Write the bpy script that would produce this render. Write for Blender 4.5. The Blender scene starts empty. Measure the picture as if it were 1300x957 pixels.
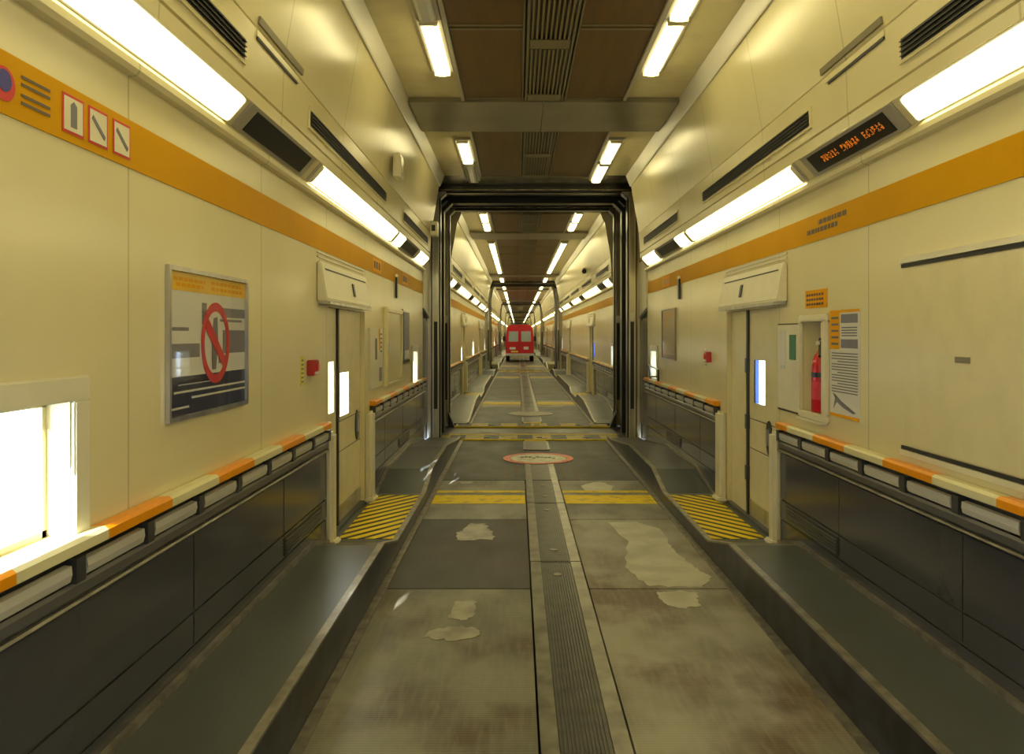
import bpy, bmesh, math, random
from mathutils import Vector
random.seed(7)
scn = bpy.context.scene
COL = scn.collection
XC = 0.30          # centre line of the train; the camera stands left of it
G = 15.5           # first gangway
L = 26.0           # carriage length

# ------------------------------------------------------------------ materials
def nodes(name):
    m = bpy.data.materials.new(name); m.use_nodes = True
    nt = m.node_tree; nt.nodes.clear()
    out = nt.nodes.new('ShaderNodeOutputMaterial')
    return m, nt, out
def N(nt, typ, **kw):
    n = nt.nodes.new(typ)
    for k, v in kw.items():
        if k.startswith('i_'):
            key = k[2:]
            key = int(key) if key.isdigit() else key
            n.inputs[key].default_value = v
        else: setattr(n, k, v)
    return n
def math_n(nt, op, a, b=None):
    n = N(nt, 'ShaderNodeMath', operation=op)
    for i, v in enumerate((a, b)):
        if v is None: continue
        if isinstance(v, (int, float)): n.inputs[i].default_value = v
        else: nt.links.new(v, n.inputs[i])
    return n.outputs[0]
def mixc(nt, fac, a, b):
    n = N(nt, 'ShaderNodeMix', data_type='RGBA')
    for idx, v in ((0, fac), (6, a), (7, b)):
        if isinstance(v, (int, float)): n.inputs[idx].default_value = v
        elif isinstance(v, tuple): n.inputs[idx].default_value = (*v, 1)
        else: nt.links.new(v, n.inputs[idx])
    return n.outputs[2]
def ramp(nt, src, lo, hi):
    n = N(nt, 'ShaderNodeMapRange'); n.inputs[1].default_value = lo; n.inputs[2].default_value = hi
    nt.links.new(src, n.inputs[0]); return n.outputs[0]
def noise(nt, vec, scale, detail=3, stretch=None):
    if stretch:
        mp = N(nt, 'ShaderNodeMapping'); mp.inputs['Scale'].default_value = stretch
        nt.links.new(vec, mp.inputs[0]); vec = mp.outputs[0]
    n = N(nt, 'ShaderNodeTexNoise'); n.inputs['Scale'].default_value = scale; n.inputs['Detail'].default_value = detail
    nt.links.new(vec, n.inputs['Vector']); return n.outputs[0]
def P(name, col, rough=.4, metal=0., var=.0, vscale=6., bump=0., bscale=20., stretch=None, col2=None, lo=.4, hi=.65, spec=None, rvar=0.):
    m, nt, out = nodes(name)
    b = N(nt, 'ShaderNodeBsdfPrincipled')
    b.inputs['Base Color'].default_value = (*col, 1); b.inputs['Roughness'].default_value = rough; b.inputs['Metallic'].default_value = metal
    if spec is not None: b.inputs['Specular IOR Level'].default_value = spec
    pos = N(nt, 'ShaderNodeNewGeometry').outputs['Position']
    if var or col2:
        nz = noise(nt, pos, vscale, 4, stretch)
        c2 = col2 or tuple(c*(1-var) for c in col)
        nt.links.new(mixc(nt, ramp(nt, nz, lo, hi), col, c2), b.inputs['Base Color'])
        if rvar: nt.links.new(math_n(nt, 'MULTIPLY_ADD', ramp(nt, nz, lo, hi), rvar), b.inputs['Roughness']); nt.nodes[-1].inputs[2].default_value = rough
    if bump:
        bp = N(nt, 'ShaderNodeBump'); bp.inputs['Strength'].default_value = bump; bp.inputs['Distance'].default_value = .01
        nt.links.new(noise(nt, pos, bscale, 2), bp.inputs['Height']); nt.links.new(bp.outputs[0], b.inputs['Normal'])
    nt.links.new(b.outputs[0], out.inputs[0]); return m
def emis(name, col, s):
    m, nt, out = nodes(name); e = N(nt, 'ShaderNodeEmission'); e.inputs[0].default_value = (*col, 1); e.inputs[1].default_value = s
    nt.links.new(e.outputs[0], out.inputs[0]); return m
def seam_wall(name, col, rough):
    """glossy painted panels with a fine joint every 1.7 m"""
    m, nt, out = nodes(name); b = N(nt, 'ShaderNodeBsdfPrincipled'); b.inputs['Roughness'].default_value = rough
    pos = N(nt, 'ShaderNodeNewGeometry').outputs['Position']
    sp = N(nt, 'ShaderNodeSeparateXYZ'); nt.links.new(pos, sp.inputs[0])
    t = math_n(nt, 'ADD', sp.outputs[1], 40*1.7 - 3.28)
    fr = math_n(nt, 'FRACT', math_n(nt, 'DIVIDE', t, 1.7))
    e = math_n(nt, 'LESS_THAN', math_n(nt, 'ABSOLUTE', math_n(nt, 'SUBTRACT', fr, .5)), .4955)
    seam = math_n(nt, 'SUBTRACT', 1.0, e)
    nz = ramp(nt, noise(nt, pos, 1.2, 3), .35, .7)
    c = mixc(nt, nz, col, tuple(x*.93 for x in col))
    nt.links.new(mixc(nt, seam, c, tuple(x*.72 for x in col)), b.inputs['Base Color'])
    bp = N(nt, 'ShaderNodeBump'); bp.inputs['Strength'].default_value = .07; bp.inputs['Distance'].default_value = .02
    nt.links.new(noise(nt, pos, 1.6, 1), bp.inputs['Height']); nt.links.new(bp.outputs[0], b.inputs['Normal'])
    nt.links.new(b.outputs[0], out.inputs[0]); return m
def stripes(name, ca, cb, period, kx, duty, rough=.5, wear=None, axis=1, phase=0.):
    m, nt, out = nodes(name); b = N(nt, 'ShaderNodeBsdfPrincipled'); b.inputs['Roughness'].default_value = rough; b.inputs['Specular IOR Level'].default_value = .2
    pos = N(nt, 'ShaderNodeNewGeometry').outputs['Position']
    sp = N(nt, 'ShaderNodeSeparateXYZ'); nt.links.new(pos, sp.inputs[0])
    t = math_n(nt, 'ADD', math_n(nt, 'MULTIPLY', sp.outputs[0], kx), math_n(nt, 'ADD', sp.outputs[1] if axis == 1 else sp.outputs[0], 1000*period+phase))
    s = math_n(nt, 'LESS_THAN', math_n(nt, 'FRACT', math_n(nt, 'DIVIDE', t, period)), duty)
    c = mixc(nt, s, ca, cb)
    if wear: c = mixc(nt, ramp(nt, noise(nt, pos, 5, 4), .5, .72), c, wear)
    nt.links.new(c, b.inputs['Base Color']); nt.links.new(b.outputs[0], out.inputs[0]); return m
def glass(name, tint=(1, 1, 1), rough=.02, edge=.6, base=.045):
    m, nt, out = nodes(name)
    t = N(nt, 'ShaderNodeBsdfTransparent'); t.inputs[0].default_value = (*tint, 1)
    g = N(nt, 'ShaderNodeBsdfGlossy'); g.inputs['Roughness'].default_value = rough
    f = N(nt, 'ShaderNodeLayerWeight'); f.inputs[0].default_value = .5
    fac = math_n(nt, 'ADD', math_n(nt, 'MULTIPLY', math_n(nt, 'POWER', f.outputs['Facing'], 4.0), edge), base)
    mx = N(nt, 'ShaderNodeMixShader'); nt.links.new(fac, mx.inputs[0]); nt.links.new(t.outputs[0], mx.inputs[1]); nt.links.new(g.outputs[0], mx.inputs[2])
    nt.links.new(mx.outputs[0], out.inputs[0]); return m
def plate(name, a, b_, c_, rough, brown=None, sheen=.3):
    """steel floor plate: fine lengthwise scoring, large worn blotches"""
    m, nt, out = nodes(name); b = N(nt, 'ShaderNodeBsdfPrincipled')
    pos = N(nt, 'ShaderNodeNewGeometry').outputs['Position']
    n1 = noise(nt, pos, 2.2, 6, (1, .6, 1)); n2 = noise(nt, pos, 30, 2, (1, .12, 1)); n3 = noise(nt, pos, 1.15, 6, (1, .85, 1))
    c = mixc(nt, ramp(nt, n1, .42, .6), a, b_)
    if brown: c = mixc(nt, ramp(nt, n3, .50, .60), c, brown)
    c = mixc(nt, math_n(nt, 'MULTIPLY', ramp(nt, n2, .45, .75), .35), c, c_)
    nt.links.new(c, b.inputs['Base Color'])
    r = N(nt, 'ShaderNodeMapRange'); r.inputs[3].default_value = rough; r.inputs[4].default_value = min(1, rough+sheen)
    nt.links.new(n1, r.inputs[0]); nt.links.new(r.outputs[0], b.inputs['Roughness'])
    w = N(nt, 'ShaderNodeTexWave', wave_type='BANDS', bands_direction='Y'); w.inputs['Scale'].default_value = 14
    nt.links.new(pos, w.inputs[0])
    bp = N(nt, 'ShaderNodeBump'); bp.inputs['Strength'].default_value = .12; bp.inputs['Distance'].default_value = .004
    nt.links.new(w.outputs[1], bp.inputs['Height']); nt.links.new(bp.outputs[0], b.inputs['Normal'])
    nt.links.new(b.outputs[0], out.inputs[0]); return m

CREAM = (.68, .605, .335)
M = dict(
    wall=seam_wall('wall_paint', CREAM, .24), cream=P('cream_gloss', CREAM, .26, var=.06),
    white=P('pale_cream', (.68, .63, .43), .3, var=.05), cornice=P('cornice_grey', (.60, .565, .46), .35),
    orange=P('orange_band', (.58, .285, .001), .5, spec=.06, var=.06, vscale=2.), osign=P('orange_sign', (.74, .33, .004), .5, spec=.08),
    steel=P('brushed_steel', (.60, .58, .53), .28, .9, var=.3, vscale=9, stretch=(1, 1, .2)),
    darksteel=P('dark_steel', (.13, .12, .105), .2, .85, var=.35, vscale=5, stretch=(1, 1, .25)),
    bronze=P('brass_steel', (.58, .50, .32), .3, .9, var=.5, vscale=3, stretch=(2, 2, .35)),
    housing=P('light_housing', (.42, .39, .30), .35, .2), groove=P('dark_groove', (.015, .013, .01), .5),
    black=P('black_plastic', (.012, .012, .012), .35), rubber=P('black_rubber', (.010, .010, .011), .28),
    lowpanel=P('grey_laminate', (.043, .044, .054), .16, var=.15, vscale=2., spec=.6), railgrey=P('grey_rail_panel', (.085, .082, .078), .28),
    silver=P('silver_bar', (.60, .58, .50), .25, .35), bracket=P('dark_bracket', (.03, .03, .03), .4),
    walk=P('walkway_vinyl', (.066, .075, .070), .34, var=.2, vscale=1.2), kerb=P('kerb_navy', (.024, .028, .044), .3, spec=.25, col2=(.006, .007, .011), vscale=5, lo=.42, hi=.6),
    nosing=P('worn_nosing', (.34, .31, .25), .35, .7, var=.4, vscale=9), sub=P('subfloor', (.02, .02, .018), .8),
    mat=plate('dark_mat', (.046, .047, .042), (.036, .038, .036), (.065, .062, .05), .36),
    worn=plate('worn_steel', (.20, .185, .145), (.12, .115, .095), (.25, .23, .17), .34),
    slate=plate('slate_plate', (.034, .034, .027), (.042, .038, .029), (.06, .056, .042), .36, brown=(.038, .028, .018)),
    stain=plate('stained_plate', (.235, .215, .155), (.15, .135, .09), (.27, .24, .17), .30, brown=(.085, .052, .020)),
    olive=plate('olive_plate', (.155, .145, .095), (.095, .09, .064), (.20, .185, .13), .26, brown=(.062, .042, .020)),
    yellow=P('yellow_paint', (.72, .52, .004), .5, spec=.15, col2=(.32, .24, .06), vscale=7, lo=.5, hi=.75),
    rib=P('ribbed_metal', (.085, .08, .066), .34, .5, var=.4, vscale=8), stripm=P('strip_edge_metal', (.27, .25, .19), .3, .6, var=.45, vscale=5),
    palepatch=P('bare_concrete_patch', (.41, .385, .27), .38, var=.3, vscale=3), patch=P('bare_metal_patch', (.30, .275, .205), .4, var=.45, vscale=6), rust=P('rust_scuff', (.12, .085, .05), .6),
    brown=P('brown_panel', (.16, .09, .026), .42, .25, var=.25, vscale=2.5, stretch=(4, .4, 1)),
    trimo=P('olive_trim', (.23, .20, .12), .35, .4), slat=P('vent_slat', (.24, .20, .10), .4, .3), beam=P('beam_steel', (.30, .275, .20), .3, .55, var=.15, vscale=2),
    red=P('call_box_red', (.38, .02, .015), .3), ext=P('extinguisher_red', (.50, .012, .02), .22), paper=P('notice_paper', (.62, .60, .52), .5),
    ink=P('notice_ink', (.10, .10, .11), .5), navy=P('poster_navy', (.015, .018, .05), .4), posteryel=P('poster_yellow', (.75, .46, .01), .4),
    posterred=P('poster_red', (.55, .02, .02), .4), pgrey=P('poster_grey', (.16, .15, .17), .4), green=P('label_green', (.02, .17, .07), .4),
    yellowlab=P('label_lime', (.62, .58, .06), .5), bluelogo=P('logo_blue', (.03, .03, .22), .4),
    ringred=P('painted_red', (.86, .27, .17), .5, var=.35, vscale=9), ringcream=P('painted_cream', (.74, .70, .48), .5, var=.3, vscale=8), moss=P('worn_olive_mark', (.17, .18, .10), .6),
    faded=P('faded_paint', (.34, .30, .20), .5, var=.35, vscale=7), tan=P('poster_tan', (.30, .235, .14), .3, col2=(.42, .22, .06), vscale=3),
    lamp=emis('lamp_diffuser', (1., .885, .44), 9.8), lampmid=emis('long_lamp_diffuser', (1., .885, .44), 6.2), lamp2=emis('ceiling_lamp_diffuser', (1., .87, .43), 13.0), led=emis('led_orange', (1., .26, .02), .7),
    deadtube=P('unlit_cover', (.62, .62, .58), .12), glass=glass('window_glass', (.93, .96, 1.)),
    vanred=P('van_red', (.52, .012, .025), .18), vanglass=P('van_window', (.32, .36, .36), .06), tyre=P('tyre', (.012, .012, .012), .7), chrome=P('bumper_pale', (.55, .53, .48), .3),
    plateyel=P('number_plate', (.75, .55, .03), .4), chromeb=P('gold_edge', (.75, .66, .42), .3, .6), tail=P('tail_lamp', (.45, .01, .01), .15), blockcream=P('cream_kerb_block', (.55, .49, .25), .4, var=.2),
    sill=stripes('sill_hazard', (.50, .36, .03), (.045, .038, .025), .62, 0.0, .45, .45, (.13, .11, .07), axis=0),
    hatchL=stripes('hazard_hatch_rising', (.70, .52, .006), (.05, .045, .028), .2, -1.3, .42, .45),
    hatchR=stripes('hazard_hatch_falling', (.70, .52, .006), (.05, .045, .028), .2, 1.3, .42, .45),
    rail=stripes('bumper_two_tone', (.62, .57, .32), (.70, .26, .002), 1.1, 0, .5, .3, phase=.32),
    bluestrip=P('blue_window_edge', (.015, .06, .28), .3),
    cover=glass('poster_cover', (1, 1, 1), .03, .25, .025),
)

# ------------------------------------------------------------------ mesh helpers
class MB:
    def __init__(s): s.v = []; s.f = []; s.m = []
    def add(s, vs, fs, mi=0):
        b = len(s.v); s.v += [tuple(p) for p in vs]; s.f += [tuple(b+i for i in f) for f in fs]; s.m += [mi]*len(fs); return s
    def box(s, x0, x1, y0, y1, z0, z1, mi=0):
        x0, x1 = sorted((x0, x1)); y0, y1 = sorted((y0, y1)); z0, z1 = sorted((z0, z1))
        return s.add([(x0,y0,z0),(x1,y0,z0),(x1,y1,z0),(x0,y1,z0),(x0,y0,z1),(x1,y0,z1),(x1,y1,z1),(x0,y1,z1)],
                     [(0,3,2,1),(4,5,6,7),(0,1,5,4),(1,2,6,5),(2,3,7,6),(3,0,4,7)], mi)
    def prism(s, poly, y0, y1, mi=0):              # poly in (x,z), pulled along y
        n = len(poly)
        return s.add([(x,y0,z) for x,z in poly]+[(x,y1,z) for x,z in poly],
                     [tuple(range(n)), tuple(range(2*n-1,n-1,-1))]+[(i,i+n,(i+1)%n+n,(i+1)%n) for i in range(n)], mi)
    def prism_x(s, poly, x0, x1, mi=0):            # poly in (y,z), pulled along x
        n = len(poly)
        return s.add([(x0,y,z) for y,z in poly]+[(x1,y,z) for y,z in poly],
                     [tuple(range(n)), tuple(range(2*n-1,n-1,-1))]+[(i,i+n,(i+1)%n+n,(i+1)%n) for i in range(n)], mi)
    def prism_z(s, poly, z0, z1, mi=0):            # poly in (x,y)
        n = len(poly)
        return s.add([(x,y,z0) for x,y in poly]+[(x,y,z1) for x,y in poly],
                     [tuple(range(n)), tuple(range(2*n-1,n-1,-1))]+[(i,i+n,(i+1)%n+n,(i+1)%n) for i in range(n)], mi)
    def tube(s, p0, p1, r0, r1=None, n=12, mi=0):
        r1 = r0 if r1 is None else r1
        p0, p1 = Vector(p0), Vector(p1); d = (p1-p0).normalized()
        a = d.orthogonal().normalized(); b = d.cross(a)
        ring = lambda p, r: [p+r*(math.cos(t)*a+math.sin(t)*b) for t in (2*math.pi*i/n for i in range(n))]
        return s.add(ring(p0,r0)+ring(p1,r1), [tuple(range(n)), tuple(range(2*n-1,n-1,-1))]+[(i,i+n,(i+1)%n+n,(i+1)%n) for i in range(n)], mi)
    def lathe(s, c, prof, n=20, mi=0):             # prof [(r,z)] about vertical axis through c
        vs = []; fs = []
        for r, z in prof: vs += [(c[0]+r*math.cos(2*math.pi*i/n), c[1]+r*math.sin(2*math.pi*i/n), c[2]+z) for i in range(n)]
        for k in range(len(prof)-1): fs += [(k*n+i, k*n+(i+1)%n, (k+1)*n+(i+1)%n, (k+1)*n+i) for i in range(n)]
        fs += [tuple(range(n)), tuple(range(len(vs)-n, len(vs)))]
        return s.add(vs, fs, mi)
    def build(s, name, mats, parent=None, origin=None, bevel=0., smooth=False):
        mats = mats if isinstance(mats, (list, tuple)) else [mats]
        o0 = Vector(origin) if origin is not None else (parent['_o'] if parent and '_o' in parent else None)
        if parent is not None: o0 = ORG[parent.name]
        o0 = Vector(o0) if o0 is not None else Vector((0,0,0))
        me = bpy.data.meshes.new(name); me.from_pydata([tuple(Vector(p)-o0) for p in s.v], [], s.f)
        for m in mats: me.materials.append(m)
        for p, mi in zip(me.polygons, s.m): p.material_index = mi
        bm = bmesh.new(); bm.from_mesh(me); bmesh.ops.recalc_face_normals(bm, faces=bm.faces)
        if bevel: bmesh.ops.bevel(bm, geom=[e for e in bm.edges if len(e.link_faces)==2 and e.calc_face_angle(0) > .5], offset=bevel, segments=2, affect='EDGES', clamp_overlap=True)
        bm.to_mesh(me); bm.free()
        if smooth:
            for p in me.polygons: p.use_smooth = True
        o = bpy.data.objects.new(name, me); COL.objects.link(o)
        if parent is not None: o.parent = parent; ORG[o.name] = tuple(o0)
        else: o.location = o0; ORG[o.name] = tuple(o0)
        return o
ORG = {}
def B(): return MB()
def tag(o, label, cat, group=None):
    o['label'] = label; o['category'] = cat; o['kind'] = 'thing'
    if group: o['group'] = group
    return o
def thing(name, label, cat, loc, group=None):
    o = bpy.data.objects.new(name, None); COL.objects.link(o); o.location = loc; o.empty_display_size = .1
    ORG[o.name] = tuple(loc); return tag(o, label, cat, group)
def struct(o): o['kind'] = 'structure'; return o
def clone(o, loc, label=None, group=None, parent=None):
    c = o.copy(); COL.objects.link(c)
    if parent is not None: c.parent = parent
    else:
        c.location = loc
        if label: c['label'] = label
        if group: c['group'] = group
        elif 'group' in c and group is None: pass
    for ch in o.children: clone(ch, None, parent=c)
    return c
def X(side, w): return XC + side*w                 # side -1 left, +1 right
SN = {-1: 'left', 1: 'right'}
ORD = ['first', 'second', 'third', 'fourth', 'fifth', 'sixth', 'seventh', 'eighth', 'ninth', 'tenth', 'eleventh', 'twelfth', 'thirteenth', 'fourteenth']

# ------------------------------------------------------------------ carriage cross-section
W0 = 1.92
A_, B_ = (1.905, 3.07), (1.785, 3.205)             # the sloping light face
UP = [(W0, 2.975), (1.885, 2.98), (1.872, 3.0), (1.872, 3.03), (1.885, 3.05), A_, B_, (1.795, 3.215), (1.79, 3.285), (1.806, 3.288), (1.806, 3.298), (1.788, 3.302),
      (1.775, 3.63), (1.783, 3.633), (1.783, 3.639), (1.773, 3.643), (1.64, 4.43), (1.625, 4.45), (1.555, 4.62)]
def upper_poly(side): return [(X(side, w), z) for w, z in UP] + [(X(side, 2.08), 4.70), (X(side, 2.08), 2.975)]
def holed_wall(mb, side, y0, y1, z0, z1, holes, w=W0, t=.13):
    ys = sorted({y0, y1, *[h[0] for h in holes], *[h[1] for h in holes]}); zs = sorted({z0, z1, *[h[2] for h in holes], *[h[3] for h in holes]})
    hole = lambda a, b: any(h[0]-1e-6 <= a < h[1]-1e-6 and h[2]-1e-6 <= b < h[3]-1e-6 for h in holes)
    xi, xo = X(side, w), X(side, w+t)
    nY, nZ = len(ys)-1, len(zs)-1
    solid = [[not hole(ys[i], zs[j]) for j in range(nZ)] for i in range(nY)]
    for i in range(nY):
        for j in range(nZ):
            if not solid[i][j]: continue
            a, b, c, d = ys[i], ys[i+1], zs[j], zs[j+1]
            mb.add([(xi,a,c),(xi,b,c),(xi,b,d),(xi,a,d)], [(0,1,2,3)]); mb.add([(xo,a,c),(xo,b,c),(xo,b,d),(xo,a,d)], [(3,2,1,0)])
            for (di, dj, p, q) in ((-1,0,(a,c),(a,d)), (1,0,(b,c),(b,d)), (0,-1,(a,c),(b,c)), (0,1,(a,d),(b,d))):
                ii, jj = i+di, j+dj
                if not (0 <= ii < nY and 0 <= jj < nZ) or not solid[ii][jj]:
                    mb.add([(xi,*p),(xi,*q),(xo,*q),(xo,*p)], [(0,1,2,3)])
# walkway height along a carriage (d = distance from its end)
HP = [(1.15, .03), (1.7, .05), (4.0, .27), (5.9, .27), (6.65, .12), (8.75, .12), (9.4, .27)]
HP = HP + [(L-d, h) for d, h in reversed(HP)]
WK = 1.353

def kfirst(k): return G + L*(k-1)
WHERE = {0: 'in near carriage', 1: 'in second carriage', 2: 'in third carriage by the van', 3: 'beyond the van', 4: 'beyond the van', 5: 'beyond the van', 6: 'beyond the van'}
portal_of = {0: 'near portal', 1: 'near portal'}

cache = {}
cvn = {}
NUM = [''] + ORD + ['fifteenth', 'sixteenth', 'seventeenth', 'eighteenth', 'nineteenth', 'twentieth']
def placed(key, make, loc, label, cat, group=None):
    """first use builds the thing, later uses copy it with its parts"""
    if key not in cache:
        o = make(loc); cache[key] = o
    else: o = clone(cache[key], loc)
    tag(o, label, cat)
    if 'group' in o: del o['group']
    if group: o['group'] = group
    return o

# ------------------------------------------------------------------ repeated things
def face_pt(side, s, n, y=0):
    dx, dz = B_[0]-A_[0], B_[1]-A_[1]; l = math.hypot(dx, dz); tx, tz = dx/l, dz/l
    nx, nz = -tz, tx                                # towards the room, downwards
    if nz > 0: nx, nz = -nx, -nz
    return X(side, A_[0]+tx*s+nx*n), A_[1]+tz*s+nz*n
def mk_wall_light(side, ln):
    def make(loc):
        r = thing('wall_light', '', '', loc); y = loc[1]; pt = lambda s, n: face_pt(side, s, n)
        B().prism([pt(.002,.002), pt(.002,.016), pt(.178,.016), pt(.178,.002)], y-ln/2-.03, y+ln/2+.03).build('housing', M['housing'], r)
        B().prism([pt(.010,.017), pt(.016,.036), pt(.030,.042), pt(.150,.042), pt(.164,.036), pt(.170,.017)], y-ln/2, y+ln/2).build('diffuser', M['lampmid' if ln == 3.5 else 'lamp'], r)
        e = B()
        for sg in (-1, 1): e.prism([pt(.008,.017), pt(.014,.039), pt(.030,.045), pt(.150,.045), pt(.166,.039), pt(.172,.017)], y+sg*(ln/2+.002), y+sg*(ln/2+.016))
        for sg, nm in ((-1, 0), (1, 0)):
            B().prism([pt(.008,.017), pt(.014,.039), pt(.030,.045), pt(.150,.045), pt(.166,.039), pt(.172,.017)], y+sg*(ln/2+.002), y+sg*(ln/2+.016)).build('end_cap', M['white'], r)
        return r
    return make
def mk_display(side, ln, lit):
    def make(loc):
        r = thing('information_display', '', '', loc); y = loc[1]; pt = lambda s, n: face_pt(side, s, n)
        B().prism([pt(.002,.002), pt(.002,.016), pt(.178,.016), pt(.178,.002)], y-ln/2, y+ln/2).build('bezel', M['housing'], r)
        B().prism([pt(.022,.017), pt(.022,.022), pt(.158,.022), pt(.158,.017)], y-ln*.42, y+ln*.42).build('screen', M['black'], r)
        if lit:
            yy = y-ln*.36; rr = random.Random(3)
            for word in range(3):
                t = B()
                for glyph in range(6):
                    for c in range(3):
                        for q in range(5):
                            if rr.random() < .6: sq = .068+q*.010; t.prism([pt(sq,.0225), pt(sq,.0235), pt(sq+.008,.0235), pt(sq+.008,.0225)], yy+c*.010, yy+c*.010+.008)
                    yy += .044
                yy += .06
                t.build('led_word', M['led'], r)
        return r
    return make
def mk_blank(side, ln):
    def make(loc):
        r = thing('cover_plate_strip', '', '', loc); y = loc[1]; pt = lambda s, n: face_pt(side, s, n)
        B().prism([pt(.002,.002), pt(.002,.014), pt(.178,.014), pt(.178,.002)], y-ln/2, y+ln/2).build('backplate', M['housing'], r)
        B().prism([pt(.03,.015), pt(.03,.02), pt(.15,.02), pt(.15,.015)], y-ln/2+.08, y+ln/2-.08).build('dark_cover', M['black'], r)
        return r
    return make
def wslope(z):                                       # half-width of the upper wall at height z
    pts = [(1.788, 3.302), (1.775, 3.63), (1.64, 4.43)]
    for (a, za), (b, zb) in zip(pts, pts[1:]):
        if z <= zb: return a+(b-a)*(z-za)/(zb-za)
    return 1.64
def mk_vent(side, ln):
    def make(loc):
        r = thing('wall_vent', '', '', loc); y = loc[1]
        q = lambda z, n: (X(side, wslope(z)-n), z)
        B().prism([q(3.365,.002), q(3.365,.012), q(3.515,.012), q(3.515,.002)], y-ln/2-.03, y+ln/2+.03).build('vent_frame', M['cream'], r)
        B().prism([q(3.385,.0125), q(3.385,.014), q(3.495,.014), q(3.495,.0125)], y-ln/2, y+ln/2).build('vent_opening', M['black'], r)
        t = B()
        for i in range(4): z = 3.40+i*.026; t.prism([q(z,.0145), q(z-.004,.024), q(z+.002,.024), q(z+.007,.0145)], y-ln/2, y+ln/2)
        t.build('vent_slats', M['groove'], r)
        return r
    return make
def mk_tube(lit):
    def maker(side):
        def make(loc):
            r = thing('ceiling_light', '', '', loc); y = loc[1]; x = lambda w: X(side, w)
            B().prism([(x(.945),4.614), (x(.955),4.585), (x(1.165),4.585), (x(1.20),4.614)], y-.695, y+.695, 0).build('tray', M['housing'], r)
            B().prism([(x(.99),4.583), (x(1.0),4.555), (x(1.03),4.54), (x(1.10),4.54), (x(1.13),4.555), (x(1.14),4.583)], y-.645, y+.645).build('diffuser', M['lamp2'] if lit else M['deadtube'], r)
            for sg in (-1, 1): B().box(x(.985), x(1.145), y+sg*.647, y+sg*.668, 4.545, 4.583).build('end_cap', M['white'], r)
            return r
        return make
    return maker
def mk_ceiling_vent(ln):
    def make(loc):
        r = thing('ceiling_vent', '', '', loc); y = loc[1]
        B().box(XC-.185, XC+.185, y-ln/2, y+ln/2, 4.602, 4.617).build('dark_tray', M['black'], r)
        t = B()
        for i in range(9): x = XC-.165+i*.0413; t.box(x-.009, x+.009, y-ln/2+.02, y+ln/2-.02, 4.578, 4.600)
        t.build('slats', M['slat'], r)
        c = B(); c.box(XC-.185, XC+.185, y+ln/2-.22, y+ln/2, 4.572, 4.577); c.build('cover_plate', M['trimo'], r)
        return r
    return make
def mk_lintel(side):
    def make(loc):
        r = thing('door_header_box', '', '', loc); y = loc[1]; x = lambda w: X(side, w)
        B().prism([(x(1.916),2.50), (x(1.888),2.50), (x(1.878),2.455), (x(1.838),2.225), (x(1.825),2.19), (x(1.83),2.175), (x(1.916),2.175)], y-.95, y+.95).build('cover', M['white'], r, bevel=.008)
        b = B(); b.prism([(x(1.916),2.172), (x(1.815),2.172), (x(1.815),2.15), (x(1.916),2.158)], y-.92, y+.92); b.build('bottom_plate', M['steel'], r)
        b = B(); b.prism([(x(1.8785),2.446), (x(1.8735),2.446), (x(1.8715),2.435), (x(1.877),2.435)], y-.85, y+.85); b.build('lid_joint', M['groove'], r)
        f = lambda z, n: (x(1.838+.04*(z-2.225)/.23-n), z)
        for z in (2.53, 2.565): B().box(x(1.917), x(1.909), y-.95, y+.95, z, z+.012).build('trim_strip', M['cornice'], r)
        B().prism([f(2.26,.001), f(2.26,.01), f(2.38,.01), f(2.38,.001)], y+.13, y+.20).build('indicator_slot', M['black'], r)
        return r
    return make
def mk_rail(side, ln):
    def make(loc):
        r = thing('bumper_rail', '', '', loc); y = loc[1]; x = lambda w: X(side, w)
        B().prism([(x(1.915),1.176), (x(1.860),1.178), (x(1.845),1.165), (x(1.845),1.130), (x(1.858),1.122), (x(1.915),1.122)], y-ln/2, y+ln/2).build('rail', M['rail'], r)
        B().box(x(1.895), x(1.912), y-ln/2, y+ln/2, 1.02, 1.11).build('backing_strip', M['black'], r)
        n = max(1, round(ln/.55)); s = ln/n
        for i in range(n):
            a = y-ln/2+i*s
            bar = B().prism([(x(1.885),1.095), (x(1.858),1.092), (x(1.855),1.062), (x(1.862),1.035), (x(1.885),1.03)], a+.05, a+s-.05).build('silver_bar', M['silver'], r)
        bk = [y-ln/2+i*s for i in range(n+1)]
        for a in bk:
            a = min(max(a, y-ln/2+.035), y+ln/2-.035)
            B().box(x(1.852), x(1.893), a-.03, a+.03, 1.022, 1.11).build('bracket', M['bracket'], r)
        return r
    return make
def mk_grille(side):
    def make(loc):
        r = thing('low_grille', '', '', loc); y = loc[1]; x = lambda w: X(side, w)
        B().box(x(1.894), x(1.8985), y-.5, y+.5, .385, .505).build('grille_back', M['black'], r)
        t = B()
        for i in range(5): z = .397+i*.022; t.box(x(1.884), x(1.8935), y-.49, y+.49, z, z+.009)
        t.build('grille_slats', M['railgrey'], r)
        return r
    return make
def mk_callbox(side):
    def make(loc):
        r = thing('alarm_call_box', '', '', loc); y = loc[1]; x = lambda w: X(side, w)
        B().box(x(1.917), x(1.86), y-.075, y+.075, 1.585, 1.705).build('box', M['red'], r, bevel=.006)
        B().tube((x(1.858), y, 1.65), (x(1.845), y, 1.65), .028).build('push_button', M['posterred'], r)
        B().box(x(1.8595), x(1.8565), y-.06, y+.06, 1.595, 1.615).build('label_strip', M['paper'], r)
        return r
    return make

def wall_label(k, what, side, i, n):
    return f"{what}, {ORD[i]} on {SN[side]} wall from the near portal" if k < 2 else what

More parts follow.
